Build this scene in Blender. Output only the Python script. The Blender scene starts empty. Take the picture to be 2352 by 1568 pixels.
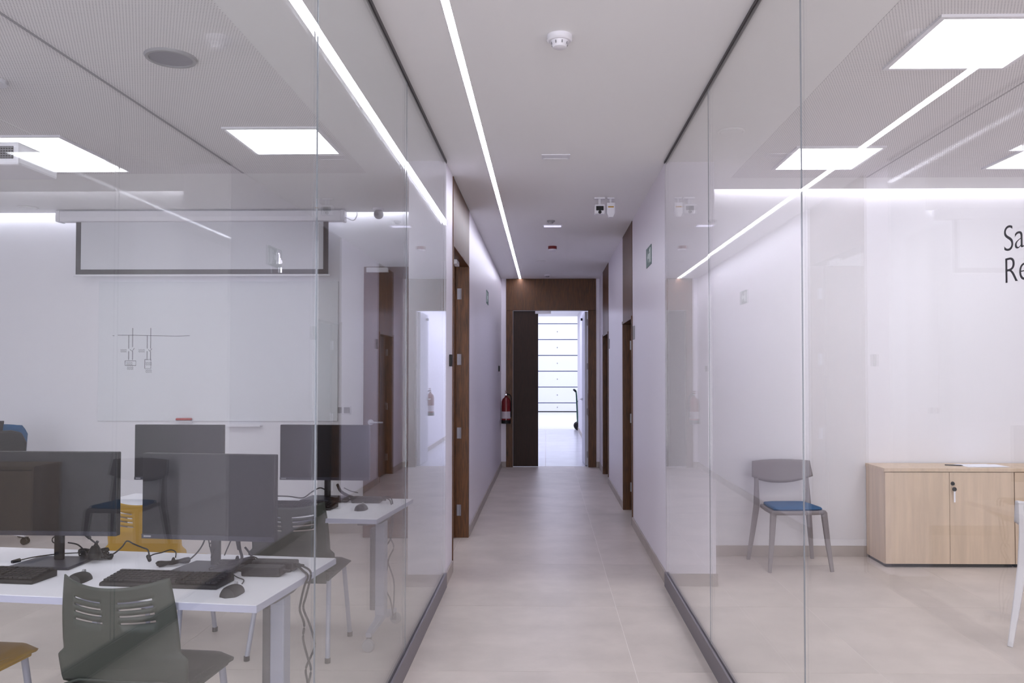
import bpy, bmesh, math, random
from mathutils import Vector, Matrix
random.seed(3)
C = bpy.context.scene.collection
sc = bpy.context.scene
PI = math.pi
R = math.radians

# ------------------------------------------------------------------ camera, world, exposure
F = 1850.0; VX, VY, CAMZ = 1253.0, 855.5, 1.5
PITCH, YAW = 0.022, 0.015
cam = bpy.data.cameras.new('camera'); cam.sensor_width = 36; cam.lens = F / 2352 * 36
cam.shift_x = -((VX - YAW * F) - 1176) / 2352
cam.shift_y = ((VY - PITCH * F) - 784) / 2352
cam.clip_start = 0.05; cam.clip_end = 200
cam_o = bpy.data.objects.new('camera', cam); C.objects.link(cam_o)
cam_o.location = (0, 0, CAMZ); cam_o.rotation_euler = (PI / 2 + PITCH, 0, YAW)
sc.camera = cam_o
w = bpy.data.worlds.new('world'); sc.world = w; w.use_nodes = True
w.node_tree.nodes['Background'].inputs[0].default_value = (0.75, 0.82, 1, 1)
w.node_tree.nodes['Background'].inputs[1].default_value = 0.3
sc.view_settings.view_transform = 'Standard'; sc.view_settings.look = 'None'
sc.view_settings.gamma = 1; sc.view_settings.use_curve_mapping = False
sc.view_settings.exposure = 1.06
sc.cycles.transparent_max_bounces = 32
sc.cycles.max_bounces = 10
sc.cycles.diffuse_bounces = 5
sc.cycles.glossy_bounces = 6
sc.cycles.sample_clamp_indirect = 8
sc.cycles.caustics_reflective = False

E_STRIP = 16.5     # corridor light strip
E_PANEL_L = 6.0    # square ceiling lights, left room
E_PANEL_R = 6.3    # square ceiling lights, right room
E_COVE_L = 6.5
E_COVE_R = 5.0
E_DAY = 210       # warehouse daylight (W)
E_HALL = 40
E_FILL = 62; YS_ = -3.0  # power of the added fill lamps behind the camera

def P(x, y, Y):
    return Vector(((x - VX) * Y / F, Y, CAMZ - (y - VY) * Y / F))

def area(name, loc, rot, sx, sy, power, col):
    l = bpy.data.lights.new(name, 'AREA'); l.shape = 'RECTANGLE'; l.size = sx; l.size_y = sy
    l.energy = power; l.color = col
    o = bpy.data.objects.new(name, l); C.objects.link(o); o.location = loc; o.rotation_euler = rot
    return o
area('skylight_lamp', (0.5, 26.0, 4.85), (0, 0, 0), 7, 8, E_DAY, (0.80, 0.84, 1.0))
area('hall_lamp', (0.0, 17.0, 2.95), (0, 0, 0), 0.9, 6, E_HALL, (0.72, 0.74, 1.0))
# unseen fill lamps added behind the camera to lift the ceilings
area('rear_fill_left', (-3.4, YS_ + 0.05, 1.5), (PI / 2, 0, 0), 4.6, 2.6, E_FILL, (0.84, 0.88, 1.0))
area('rear_fill_corridor', (0.07, YS_ + 0.05, 1.4), (PI / 2, 0, 0), 1.4, 2.4, E_FILL * 0.75, (0.95, 0.95, 1.0))
area('rear_fill_right', (3.3, YS_ + 0.05, 1.5), (PI / 2, 0, 0), 4.4, 2.6, E_FILL * 1.0, (0.95, 0.95, 1.0))

# ------------------------------------------------------------------ materials
def lin(c):
    return tuple(((v / 255) / 12.92 if v / 255 <= 0.04045 else ((v / 255 + 0.055) / 1.055) ** 2.4) for v in c) + (1,)

def mat(name, rgb, rough=0.5, metal=0.0, spec=0.5, emit=None, es=0, noise=0.0, scale=4.0, bump=0.0, bscale=80, grain=None, coat=0):
    m = bpy.data.materials.new(name); m.use_nodes = True
    nt = m.node_tree; b = nt.nodes['Principled BSDF']
    b.inputs['Base Color'].default_value = lin(rgb)
    b.inputs['Roughness'].default_value = rough
    b.inputs['Metallic'].default_value = metal
    b.inputs['Specular IOR Level'].default_value = spec
    b.inputs['Coat Weight'].default_value = coat
    if emit:
        b.inputs['Emission Color'].default_value = lin(emit); b.inputs['Emission Strength'].default_value = es
    tc = nt.nodes.new('ShaderNodeTexCoord')
    if noise or grain:
        mp = nt.nodes.new('ShaderNodeMapping'); nt.links.new(tc.outputs['Object'], mp.inputs[0])
        if grain: mp.inputs['Scale'].default_value = grain
        n = nt.nodes.new('ShaderNodeTexNoise'); n.inputs['Scale'].default_value = scale
        n.inputs['Detail'].default_value = 6; n.inputs['Roughness'].default_value = 0.6
        nt.links.new(mp.outputs[0], n.inputs['Vector'])
        r = nt.nodes.new('ShaderNodeValToRGB')
        k = noise
        r.color_ramp.elements[0].position = 0.3; r.color_ramp.elements[1].position = 0.7
        r.color_ramp.elements[0].color = lin([v * (1 - k) for v in rgb])
        r.color_ramp.elements[1].color = lin([min(255, v * (1 + k)) for v in rgb])
        nt.links.new(n.outputs['Fac'], r.inputs[0]); nt.links.new(r.outputs[0], b.inputs['Base Color'])
    if bump:
        n2 = nt.nodes.new('ShaderNodeTexNoise'); n2.inputs['Scale'].default_value = bscale
        nt.links.new(tc.outputs['Object'], n2.inputs['Vector'])
        bp = nt.nodes.new('ShaderNodeBump'); bp.inputs['Strength'].default_value = bump; bp.inputs['Distance'].default_value = 0.002
        nt.links.new(n2.outputs['Fac'], bp.inputs['Height']); nt.links.new(bp.outputs[0], b.inputs['Normal'])
    return m

LEDC = (238, 239, 255)
M = dict(
    wall=mat('wall_paint', (228, 226, 231), 0.7, bump=0.08, bscale=120),
    wall_gloss=mat('corridor_paint', (230, 225, 234), 0.36, bump=0.08, bscale=120),
    ceil=mat('ceiling_paint', (237, 236, 237), 0.8),
    base=mat('skirting_tile', (168, 158, 152), 0.45, noise=0.05, scale=6),
    tile=mat('floor_tile', (197, 187, 180), 0.38, spec=0.16, noise=0.05, scale=2.2, bump=0.03, bscale=30),
    grout=mat('grout', (226, 219, 214), 0.8),
    tile2=mat('hall_tile', (205, 205, 210), 0.22, noise=0.03, scale=2),
    wood=mat('dark_wood', (82, 51, 27), 0.40, noise=0.28, scale=9, grain=(9, 9, 0.7), spec=0.30),
    wood2=mat('dark_wood_leaf', (46, 28, 19), 0.5, noise=0.25, scale=10, grain=(12, 12, 0.8), spec=0.3),
    oak=mat('light_oak', (206, 184, 160), 0.5, noise=0.055, scale=4, grain=(4.5, 4.5, 0.35)),
    oakedge=mat('oak_edge', (196, 170, 138), 0.5, noise=0.08, scale=8, grain=(1, 8, 8)),
    led=mat('led_strip', (255, 255, 255), 0.5, emit=LEDC, es=E_STRIP),
    panelL=mat('panel_light_left', (255, 255, 255), 0.5, emit=(247, 248, 255), es=E_PANEL_L),
    panelR=mat('panel_light_right', (255, 255, 255), 0.5, emit=(247, 248, 255), es=E_PANEL_R),
    coveL=mat('cove_light_left', (255, 255, 255), 0.5, emit=(240, 242, 255), es=E_COVE_L),
    coveR=mat('cove_light_right', (255, 255, 255), 0.5, emit=(248, 248, 255), es=E_COVE_R),
    whitepl=mat('white_plastic', (226, 224, 230), 0.4),
    greypl=mat('grey_plastic', (150, 148, 152), 0.5),
    alu=mat('grey_aluminium', (118, 112, 118), 0.42, metal=0.35),
    dark=mat('dark_channel', (70, 66, 68), 0.5),
    seal=mat('joint_seal', (120, 124, 134), 0.25),
    black=mat('black_plastic', (13, 12, 15), 0.5, spec=0.35, bump=0.1, bscale=300),
    key=mat('black_keys', (20, 19, 23), 0.5, spec=0.4),
    screen=mat('screen_black', (9, 9, 15), 0.5, spec=0.25),
    bezel=mat('bezel_grey', (34, 34, 48), 0.4, spec=0.4),
    desk=mat('white_laminate', (232, 230, 236), 0.42),
    deskedge=mat('desk_edge_grey', (176, 176, 196), 0.5),
    legm=mat('grey_painted_steel', (158, 160, 176), 0.4, metal=0.2),
    legd=mat('dark_steel', (78, 76, 80), 0.5, metal=0.2),
    green=mat('green_plastic', (46, 53, 45), 0.5, bump=0.15, bscale=400),
    yellow=mat('mustard_plastic', (176, 136, 28), 0.5, bump=0.15, bscale=400),
    cloth=mat('projection_fabric', (210, 210, 216), 0.85),
    board=mat('whiteboard_enamel', (222, 223, 228), 0.25),
    ink=mat('marker_ink', (70, 70, 80), 0.6),
    red=mat('red_paint', (112, 8, 14), 0.3, coat=0.3),
    redpl=mat('red_plastic', (176, 50, 40), 0.5),
    blue=mat('blue_fabric', (30, 88, 132), 0.9, bump=0.3, bscale=500),
    taupe=mat('taupe_plastic', (134, 128, 131), 0.5),
    whitech=mat('white_chair_plastic', (216, 213, 216), 0.45),
    paper=mat('paper', (238, 238, 246), 0.8),
    signg=mat('sign_green', (78, 106, 101), 0.5),
    signw=mat('sign_white', (205, 215, 212), 0.5),
    steel=mat('brushed_steel', (186, 184, 190), 0.3, metal=0.8),
    orange=mat('amber_led', (190, 140, 40), 0.5),
    gdoor=mat('garage_door_white', (232, 234, 242), 0.5),
    gline=mat('garage_joint', (100, 104, 148), 0.6),
    gfloor=mat('warehouse_floor', (225, 224, 222), 0.35),
    truck=mat('green_steel', (24, 74, 62), 0.4),
    glow=mat('lit_diffuser', (245, 245, 255), 0.4, emit=(225, 222, 255), es=0.4),
    jointg=mat('panel_joint_shadow', (176, 173, 178), 0.8),
    steel2=mat('dull_steel', (132, 128, 136), 0.45, metal=0.4),
    leafw=mat('pale_leaf_laminate', (205, 205, 216), 0.4),
    text=mat('vinyl_lettering', (38, 36, 42), 0.6),
    shine=mat('glint_white', (245, 246, 255), 0.3),  # white of the painted sign reflection on the left glass
)

def glass_mat(name, tint):
    m = bpy.data.materials.new(name); m.use_nodes = True; nt = m.node_tree
    for n in list(nt.nodes): nt.nodes.remove(n)
    out = nt.nodes.new('ShaderNodeOutputMaterial')
    geo = nt.nodes.new('ShaderNodeNewGeometry')
    d = nt.nodes.new('ShaderNodeVectorMath'); d.operation = 'DOT_PRODUCT'
    nt.links.new(geo.outputs['Normal'], d.inputs[0]); nt.links.new(geo.outputs['Incoming'], d.inputs[1])
    def mth(op, a, b=None):
        n = nt.nodes.new('ShaderNodeMath'); n.operation = op
        for i, v in enumerate((a, b)):
            if v is None: continue
            if isinstance(v, (int, float)): n.inputs[i].default_value = v
            else: nt.links.new(v, n.inputs[i])
        return n.outputs[0]
    a = mth('ABSOLUTE', d.outputs['Value'])
    p = mth('POWER', mth('SUBTRACT', 1.0, a), 5.0)
    f = mth('ADD', mth('MULTIPLY', p, 0.95), 0.026)
    tr = nt.nodes.new('ShaderNodeBsdfTransparent'); tr.inputs[0].default_value = tint
    gl = nt.nodes.new('ShaderNodeBsdfGlossy'); gl.inputs['Roughness'].default_value = 0.0
    gl.inputs[0].default_value = (1, 1, 1, 1)
    mx = nt.nodes.new('ShaderNodeMixShader')
    nt.links.new(f, mx.inputs[0]); nt.links.new(tr.outputs[0], mx.inputs[1]); nt.links.new(gl.outputs[0], mx.inputs[2])
    nt.links.new(mx.outputs[0], out.inputs[0])
    return m
M['glassL'] = glass_mat('partition_glass_left', (0.955, 0.97, 0.965, 1))
M['glassR'] = glass_mat('partition_glass_right', (0.975, 0.98, 0.975, 1))

def perf_mat():
    m = mat('perforated_plaster', (208, 204, 207), 0.8); nt = m.node_tree; b = nt.nodes['Principled BSDF']
    tc = nt.nodes.new('ShaderNodeTexCoord'); sp = nt.nodes.new('ShaderNodeSeparateXYZ')
    nt.links.new(tc.outputs['Object'], sp.inputs[0])
    def mth(op, a, b_=None):
        n = nt.nodes.new('ShaderNodeMath'); n.operation = op
        for i, v in enumerate((a, b_)):
            if v is None: continue
            if isinstance(v, (int, float)): n.inputs[i].default_value = v
            else: nt.links.new(v, n.inputs[i])
        return n.outputs[0]
    s = 1 / 0.0135
    yy = mth('MULTIPLY', sp.outputs['Y'], s)
    row = mth('FLOOR', yy)
    xx = mth('ADD', mth('MULTIPLY', sp.outputs['X'], s), mth('MULTIPLY', row, 0.5))
    fx = mth('SUBTRACT', mth('FRACT', xx), 0.5); fy = mth('SUBTRACT', mth('FRACT', yy), 0.5)
    r2 = mth('ADD', mth('MULTIPLY', fx, fx), mth('MULTIPLY', fy, fy))
    hole = mth('LESS_THAN', r2, 0.05)
    mx = nt.nodes.new('ShaderNodeMix'); mx.data_type = 'RGBA'
    mx.inputs[6].default_value = lin((232, 229, 231)); mx.inputs[7].default_value = lin((158, 156, 162))
    nt.links.new(hole, mx.inputs[0]); nt.links.new(mx.outputs[2], b.inputs['Base Color'])
    return m
M['perf'] = perf_mat()

# ------------------------------------------------------------------ mesh helpers
class MB:
    def __init__(s): s.v = []; s.f = []
    def box(s, x0, x1, y0, y1, z0, z1):
        n = len(s.v)
        s.v += [(x, y, z) for z in (z0, z1) for y in (y0, y1) for x in (x0, x1)]
        s.f += [tuple(n + i for i in q) for q in ((0, 2, 3, 1), (4, 5, 7, 6), (0, 1, 5, 4), (2, 6, 7, 3), (0, 4, 6, 2), (1, 3, 7, 5))]
        return s
    def obox(s, M4, sx, sy, sz):
        n = len(s.v)
        s.v += [tuple(M4 @ Vector((x * sx / 2, y * sy / 2, z * sz / 2))) for z in (-1, 1) for y in (-1, 1) for x in (-1, 1)]
        s.f += [tuple(n + i for i in q) for q in ((0, 2, 3, 1), (4, 5, 7, 6), (0, 1, 5, 4), (2, 6, 7, 3), (0, 4, 6, 2), (1, 3, 7, 5))]
        return s
    def loft(s, rings, close=True, caps=True):
        n = len(s.v); k = len(rings[0])
        for r in rings: s.v += [tuple(p) for p in r]
        for i in range(len(rings) - 1):
            for j in range(k if close else k - 1):
                a = n + i * k + j; b = n + i * k + (j + 1) % k
                s.f.append((a, b, b + k, a + k))
        if caps:
            s.f.append(tuple(n + j for j in reversed(range(k))))
            s.f.append(tuple(n + (len(rings) - 1) * k + j for j in range(k)))
        return s
    def tube(s, pts, r, k=10):
        pts = [Vector(p) for p in pts]
        if not isinstance(r, (list, tuple)): r = [r] * len(pts)
        rings = []; up = Vector((0.03, 0.02, 1)).normalized()
        for i, p in enumerate(pts):
            t = (pts[min(i + 1, len(pts) - 1)] - pts[max(i - 1, 0)]).normalized()
            a = up.cross(t)
            if a.length < 0.05: a = Vector((1, 0, 0)).cross(t)
            a.normalize(); b = t.cross(a)
            rings.append([p + (a * math.cos(2 * PI * j / k) + b * math.sin(2 * PI * j / k)) * r[i] for j in range(k)])
        return s.loft(rings)
    def bar(s, pts, ws, ds, wdir=(1, 0, 0)):
        # rectangular section bar through pts, width along wdir, depth across
        rings = []
        for i, p in enumerate(pts):
            p = Vector(p); t = (Vector(pts[min(i + 1, len(pts) - 1)]) - Vector(pts[max(i - 1, 0)])).normalized()
            a = Vector(wdir); a = (a - t * a.dot(t)).normalized(); b = t.cross(a)
            w_, d_ = ws[i] / 2, ds[i] / 2
            c = 0.3
            rings.append([p + a * w_ * u + b * d_ * v for u, v in ((-1, -1 + c), (-1 + c, -1), (1 - c, -1), (1, -1 + c), (1, 1 - c), (1 - c, 1), (-1 + c, 1), (-1, 1 - c))])
        return s.loft(rings)
    def lathe(s, prof, c=(0, 0, 0), axis='z', k=28):
        rings = []
        for r, h in prof:
            ring = []
            for j in range(k):
                a = 2 * PI * j / k
                x, y = r * math.cos(a), r * math.sin(a)
                p = {'z': (x, y, h), 'y': (x, h, y), 'x': (h, x, y)}[axis]
                ring.append((c[0] + p[0], c[1] + p[1], c[2] + p[2]))
            rings.append(ring)
        return s.loft(rings)
    def prism(s, pts, h0, h1, axis='z'):
        f = {'z': lambda a, b, h: (a, b, h), 'y': lambda a, b, h: (a, h, b), 'x': lambda a, b, h: (h, a, b)}[axis]
        return s.loft([[f(a, b, h0) for a, b in pts], [f(a, b, h1) for a, b in pts]])

def obj(name, mb, m, parent=None, loc=None, rot=None, bevel=0, smooth=False, solid=0, sub=0, label=None):
    me = bpy.data.meshes.new(name); me.from_pydata([tuple(v) for v in mb.v], [], mb.f); me.validate(); me.update()
    bm = bmesh.new(); bm.from_mesh(me); bmesh.ops.recalc_face_normals(bm, faces=bm.faces); bm.to_mesh(me); bm.free()
    me.materials.append(M[m] if isinstance(m, str) else m)
    if smooth:
        for p in me.polygons: p.use_smooth = True
        try: me.set_sharp_from_angle(angle=R(40))
        except Exception: pass
    o = bpy.data.objects.new(name, me); C.objects.link(o)
    if parent: o.parent = parent
    if loc is not None: o.location = loc
    if rot is not None: o.rotation_euler = rot
    if solid:
        s = o.modifiers.new('solid', 'SOLIDIFY'); s.thickness = solid; s.offset = 0
    if bevel:
        b = o.modifiers.new('bevel', 'BEVEL'); b.width = bevel; b.segments = 2; b.limit_method = 'ANGLE'
    if sub:
        s = o.modifiers.new('sub', 'SUBSURF'); s.levels = sub; s.render_levels = sub
    if label: o['label'] = label
    return o

def tag(o, label, cat, group=None, kind=None):
    o['label'] = label; o['category'] = cat
    if group: o['group'] = group
    if kind: o['kind'] = kind
    return o
def thing(name, label, cat, loc=(0, 0, 0), rz=0, group=None):
    o = bpy.data.objects.new(name, None); C.objects.link(o); o.empty_display_size = 0.1
    o.location = loc; o.rotation_euler = (0, 0, rz)
    return tag(o, label, cat, group)
def struct(name, mb, m, label=None, cat=None, **k):
    o = obj(name, mb, m, **k); o['kind'] = 'structure'
    if label: o['label'] = label
    if cat: o['category'] = cat
    return o
def dup(root, loc, rz, label):
    r = root.copy(); C.objects.link(r); r.location = loc; r.rotation_euler = (0, 0, rz); r['label'] = label
    for ch in list(root.children):
        c = ch.copy(); C.objects.link(c); c.parent = r
        for g in list(ch.children):
            d = g.copy(); C.objects.link(d); d.parent = c
    return r
def smoothpts(pts, n=6):
    pts = [Vector(p) for p in pts]; out = []
    for i in range(len(pts) - 1):
        p0 = pts[max(i - 1, 0)]; p1 = pts[i]; p2 = pts[i + 1]; p3 = pts[min(i + 2, len(pts) - 1)]
        for j in range(n):
            t = j / n
            out.append(0.5 * ((2 * p1) + (p2 - p0) * t + (2 * p0 - 5 * p1 + 4 * p2 - p3) * t * t + (3 * p1 - p0 - 3 * p2 + p3) * t ** 3))
    out.append(pts[-1]); return out

# ------------------------------------------------------------------ key planes
GL, GR = -0.707, 0.852         # glass planes
ZC = 3.0
YLB, YRB = 7.55, 6.66          # far walls of the left and right room
YE = 12.84                     # end wall of the corridor
XW, XE = -6.2, 5.8             # outer walls
YS = -3.0

# ------------------------------------------------------------------ floor with tiles
fl = struct('floor', MB().box(XW, XE, YS, YE + 0.12, -0.06, -0.001), 'grout', label='pale beige stone tiled floor of corridor and both rooms', cat='floor')
tx, ty = 1.22, 1.135
xs = [XW] + [0.45 + tx * i for i in range(-5, 5)] + [XE]
ys = [YS] + [v for v in [4.08 + ty * i for i in range(-6, 8)] if v < YE + 0.1] + [YE + 0.12]
tcache = {}
for i in range(len(xs) - 1):
    for j in range(len(ys) - 1):
        wx, wy = xs[i + 1] - xs[i], ys[j + 1] - ys[j]
        if wx < 0.02 or wy < 0.02: continue
        k = (round(wx, 3), round(wy, 3))
        if k not in tcache:
            o = obj('tile', MB().box(0.0014, wx - 0.0014, 0.0014, wy - 0.0014, -0.012, 0), 'tile', parent=fl)
            tcache[k] = o.data
        else:
            o = bpy.data.objects.new('tile', tcache[k]); C.objects.link(o); o.parent = fl
        o.location = (xs[i], ys[j], random.uniform(-0.0004, 0.0))

# floor texture variation must differ per tile: use object-random offset
nt = M['tile'].node_tree
mp = [n for n in nt.nodes if n.type == 'MAPPING'][0]
oi = nt.nodes.new('ShaderNodeObjectInfo')
vm = nt.nodes.new('ShaderNodeVectorMath'); vm.operation = 'SCALE'; vm.inputs[0].default_value = (37, 51, 13)
nt.links.new(oi.outputs['Random'], vm.inputs[3]); nt.links.new(vm.outputs[0], mp.inputs['Location'])

# hall and warehouse floors beyond the end door
YH, YG = 21.4, 30.66
fh = struct('floor', MB().box(-1.4, 0.9, YE + 0.12, YH, -0.06, -0.003), 'grout', label='pale tiled floor of the hall past the end doors', cat='floor')
for xa, xb in ((-1.4, 0.0), (0.0, 0.9)):
    for j in range(7):
        ya = YE + 0.12 + j * 1.2; yb = min(YH, ya + 1.2)
        if yb - ya < 0.05: continue
        obj('tile', MB().box(xa + 0.003, xb - 0.003, ya + 0.002, yb - 0.002, -0.012, 0), 'tile2', parent=fh)
struct('floor', MB().box(-5, 6, YH, YG + 0.3, -0.06, 0.0), 'gfloor', label='bright concrete floor in front of the sectional garage door', cat='floor')

# ------------------------------------------------------------------ ceiling
cb = MB()
SL = -0.405                                        # light strip centre line
for x0, x1, y0, y1 in ((XW, -0.968, YS, YLB - 0.075), (-0.968, SL - 0.019, YS, YE + 0.12), (SL + 0.019, 1.2, YS, YE + 0.12),
                       (1.2, XE, YS, YRB - 0.075)):
    cb.box(x0, x1, y0, y1, ZC, ZC + 0.10)
cb.box(XW, -0.968, YLB - 0.075, YLB + 0.1, ZC + 0.08, ZC + 0.10)
cb.box(1.2, XE, YRB - 0.075, YRB + 0.1, ZC + 0.08, ZC + 0.10)
cb.box(SL - 0.03, SL + 0.03, YS, YE, ZC + 0.04, ZC + 0.1)
cl = struct('ceiling', cb, 'ceil', label='smooth off-white plaster ceiling over corridor and rooms', cat='ceiling')
for x0, x1 in ((-2.262, -1.34), (-3.22, -2.282), (-4.18, -3.24), (-5.2, -4.20)):
    obj('perforated_panel', MB().box(x0, x1, -1.5, 6.0, ZC - 0.002, ZC - 0.0002), 'perf', parent=cl)
for x0, x1 in ((1.43, 2.46), (2.475, 5.0)):
    obj('perforated_panel', MB().box(x0, x1, -1.5, 6.2, ZC - 0.002, ZC - 0.0002), 'perf', parent=cl)
obj('panel_joint', MB().box(-2.282, -2.262, -1.5, 6.0, ZC - 0.001, ZC - 0.0002), 'jointg', parent=cl)
obj('panel_joint', MB().box(2.46, 2.475, -1.5, 6.2, ZC - 0.001, ZC - 0.0002), 'jointg', parent=cl)
struct('ceiling', MB().box(-1.4, 0.9, YE + 0.12, YH, ZC, ZC + 0.1), 'ceil', label='ceiling of the hall past the end doors', cat='ceiling')
struct('ceiling', MB().box(-5, 6, YH, YG + 0.3, 5.0, 5.1).box(-5, 6, YH, YH + 0.1, ZC, 5.0), 'ceil', label='high warehouse ceiling before the garage door', cat='ceiling')

# ------------------------------------------------------------------ walls
def W(name, mb, m='wall', label=None): return struct(name, mb, m, label=label, cat='wall' if label else None)
W('wall_back', MB().box(XW - 0.1, XE + 0.1, YS - 0.1, YS, 0, ZC + 0.1))
W('wall_left', MB().box(XW - 0.1, XW, YS, YLB + 0.15, 0, ZC + 0.1))
W('wall_right', MB().box(XE, XE + 0.1, YS, YRB + 0.15, 0, ZC + 0.1))
W('wall_front_left', MB().box(XW, -0.857, YLB, YLB + 0.15, 0, ZC + 0.08), label='white far wall of the computer room behind projection screen')
W('wall_front_right', MB().box(1.2, XE, YRB, YRB + 0.15, 0, ZC + 0.08), label='white far wall of the meeting room behind the oak cabinet')
W('wall_corridor_left', MB().box(-0.968, GL, 5.67, 6.10, 0, ZC).box(-0.857, GL, 7.40, YE, 0, ZC), 'wall_gloss', 'white left wall of the corridor past the glass')
W('wall_corridor_right', MB().box(0.857, 1.2, 5.72, 6.81, 0, ZC).box(0.857, 1.0, 6.81, 7.93, 0, ZC).box(0.857, 1.0, 8.90, 10.95, 0, ZC).box(0.857, 1.0, 12.0, YE, 0, ZC)
  .box(1.0, 1.05, 7.8, 12.2, 0, ZC), 'wall_gloss', 'white right wall of the corridor past the glass')
W('wall_corridor_back', MB().box(-0.82, GL, YS, -0.73, 0, ZC).box(GR, 0.96, YS, -0.36, 0, ZC))
W('wall_end', MB().box(-0.857, -0.628, YE, YE + 0.12, 0, ZC).box(0.806, 1.0, YE, YE + 0.12, 0, ZC), 'wall_gloss', 'narrow white wall strips beside the end double door')
W('wall_hall', MB().box(0.85, 0.95, YE + 0.12, YH, 0, ZC).box(-1.5, -1.4, YE + 0.12, YH, 0, ZC).box(-1.4, -0.628, YE + 0.12, YE + 0.2, 0, ZC), 'wall')
W('wall_warehouse', MB().box(0.95, 6.0, YH, YH + 0.1, 0, ZC).box(-5, -1.5, YH, YH + 0.1, 0, ZC).box(-5.1, -5, YH, YG + 0.3, 0, 5.1).box(6, 6.1, YH, YG + 0.3, 0, 5.1)
  .box(-5, 6, YG + 0.2, YG + 0.3, 0, 5), 'wall')
# baseboards
BH, BT = 0.086, 0.012
def BB(name, *b):
    m_ = MB()
    for a in b: m_.box(*a, 0, BH)
    o = struct(name, m_, 'base', bevel=0.002); return o
BB('baseboard_corridor_left', (GL, GL + BT, 5.67, 6.09), (GL, GL + BT, 7.40, YE), (-0.695, -0.628, YE - BT, YE))
BB('baseboard_corridor_right', (0.857 - BT, 0.857, 5.72, 7.93), (0.857 - BT, 0.857, 8.9, 10.95), (0.857 - BT, 0.857, 12.0, YE), (0.806, 0.845, YE - BT, YE))
BB('baseboard_front_left', (XW, -0.968, YLB - BT, YLB))
BB('baseboard_pillar_left', (-0.968 - BT, -0.72, 5.67 - BT, 5.67), (-0.98, -0.968, 5.67, 6.1))
BB('baseboard_front_right', (1.212, XE, YRB - BT, YRB))
BB('baseboard_pillar_right', (0.87, 1.212, 5.72 - BT, 5.72), (1.2, 1.212, 5.72, YRB))
BB('baseboard_hall', (0.85 - BT, 0.85, YE + 1.0, YH))

# ------------------------------------------------------------------ glass partitions
def partition(side, x, joints, gm, label):
    t = thing('glass_partition', label, 'glass wall', (x, 0, 0))
    y0, y1 = joints[0], joints[-1]
    sg = -side    # towards the corridor
    th = 0.010
    for a, b in zip(joints[:-1], joints[1:]):
        L = b - a - 0.0045
        o = obj('glass_pane', MB().box(-th / 2, th / 2, -L / 2, L / 2, 0.05, ZC - 0.006), gm, parent=t, loc=(0, (a + b) / 2, 0))
        o.rotation_euler[2] = {0: 0.0004, 1: -0.0006, 2: 0.0008, 3: -0.0008}[joints.index(a) % 4]
    for j in joints[1:-1]:
        obj('joint_seal', MB().box(-0.002, 0.002, -0.0021, 0.0021, 0.10, ZC - 0.016), 'seal', parent=t, loc=(0, j, 0))
    a, b = (-0.016, 0.016)
    obj('base_channel', MB().box(a, -0.0055, y0, y1, 0, 0.10).box(0.0055, b, y0, y1, 0, 0.10).box(-0.0055, 0.0055, y0, y1, 0, 0.05), 'alu', parent=t)
    obj('top_channel', MB().box(-0.009, -0.0055, y0, y1, ZC - 0.014, ZC - 0.0005).box(0.0055, 0.009, y0, y1, ZC - 0.02, ZC - 0.0005).box(-0.0055, 0.0055, y0, y1, ZC - 0.006, ZC - 0.0005), 'dark', parent=t)
    return t
partition(-1, GL, [-0.73, 0.87, 2.47, 4.07, 5.665], 'glassL', 'frameless glass wall between corridor and computer room, on the left')
partition(1, GR, [-0.36, 1.16, 2.68, 4.20, 5.715], 'glassR', 'frameless glass wall between corridor and meeting room, on the right')

# lettering on the right glass
t = thing('glass_lettering', 'dark two-line room lettering on the right glass wall', 'lettering', (GR - 0.0062, 1.497, 1.722))
for i, s in enumerate(('Sala de', 'Reuniones')):
    cu = bpy.data.curves.new('text_line', 'FONT'); cu.body = s; cu.size = 0.069; cu.extrude = 0.0004; cu.space_character = 0.98; cu.offset = -0.0011
    cu.materials.append(M['text'])
    tmp = bpy.data.objects.new('tmp_text', cu); C.objects.link(tmp)
    bpy.context.view_layer.update()
    me = bpy.data.meshes.new_from_object(tmp.evaluated_get(bpy.context.evaluated_depsgraph_get()))
    bpy.data.objects.remove(tmp)
    me.name = 'text_line'; me.materials.clear(); me.materials.append(M['text'])
    bm = bmesh.new(); bm.from_mesh(me); bm.faces.ensure_lookup_table()
    bmesh.ops.remove_doubles(bm, verts=bm.verts, dist=1e-6)
    seen = set(); isl = []
    for f0 in bm.faces:
        if f0 in seen: continue
        st = [f0]; seen.add(f0); cur = []
        while st:
            f_ = st.pop(); cur.append(f_)
            for e_ in f_.edges:
                for g_ in e_.link_faces:
                    if g_ not in seen: seen.add(g_); st.append(g_)
        isl.append(cur)
    for cur in isl:
        vi = {}; mb = MB()
        for f_ in cur:
            for v_ in f_.verts:
                if v_ not in vi: vi[v_] = len(mb.v); mb.v.append(tuple(v_.co))
            mb.f.append(tuple(vi[v_] for v_ in f_.verts))
        o = obj('letter', mb, 'text', parent=t)
        o.rotation_euler = (PI / 2, 0, -PI / 2); o.location = (0, 0.0, -0.0585 * i); o.scale = (1.12, 1, 1)
    bm.free()

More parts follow.
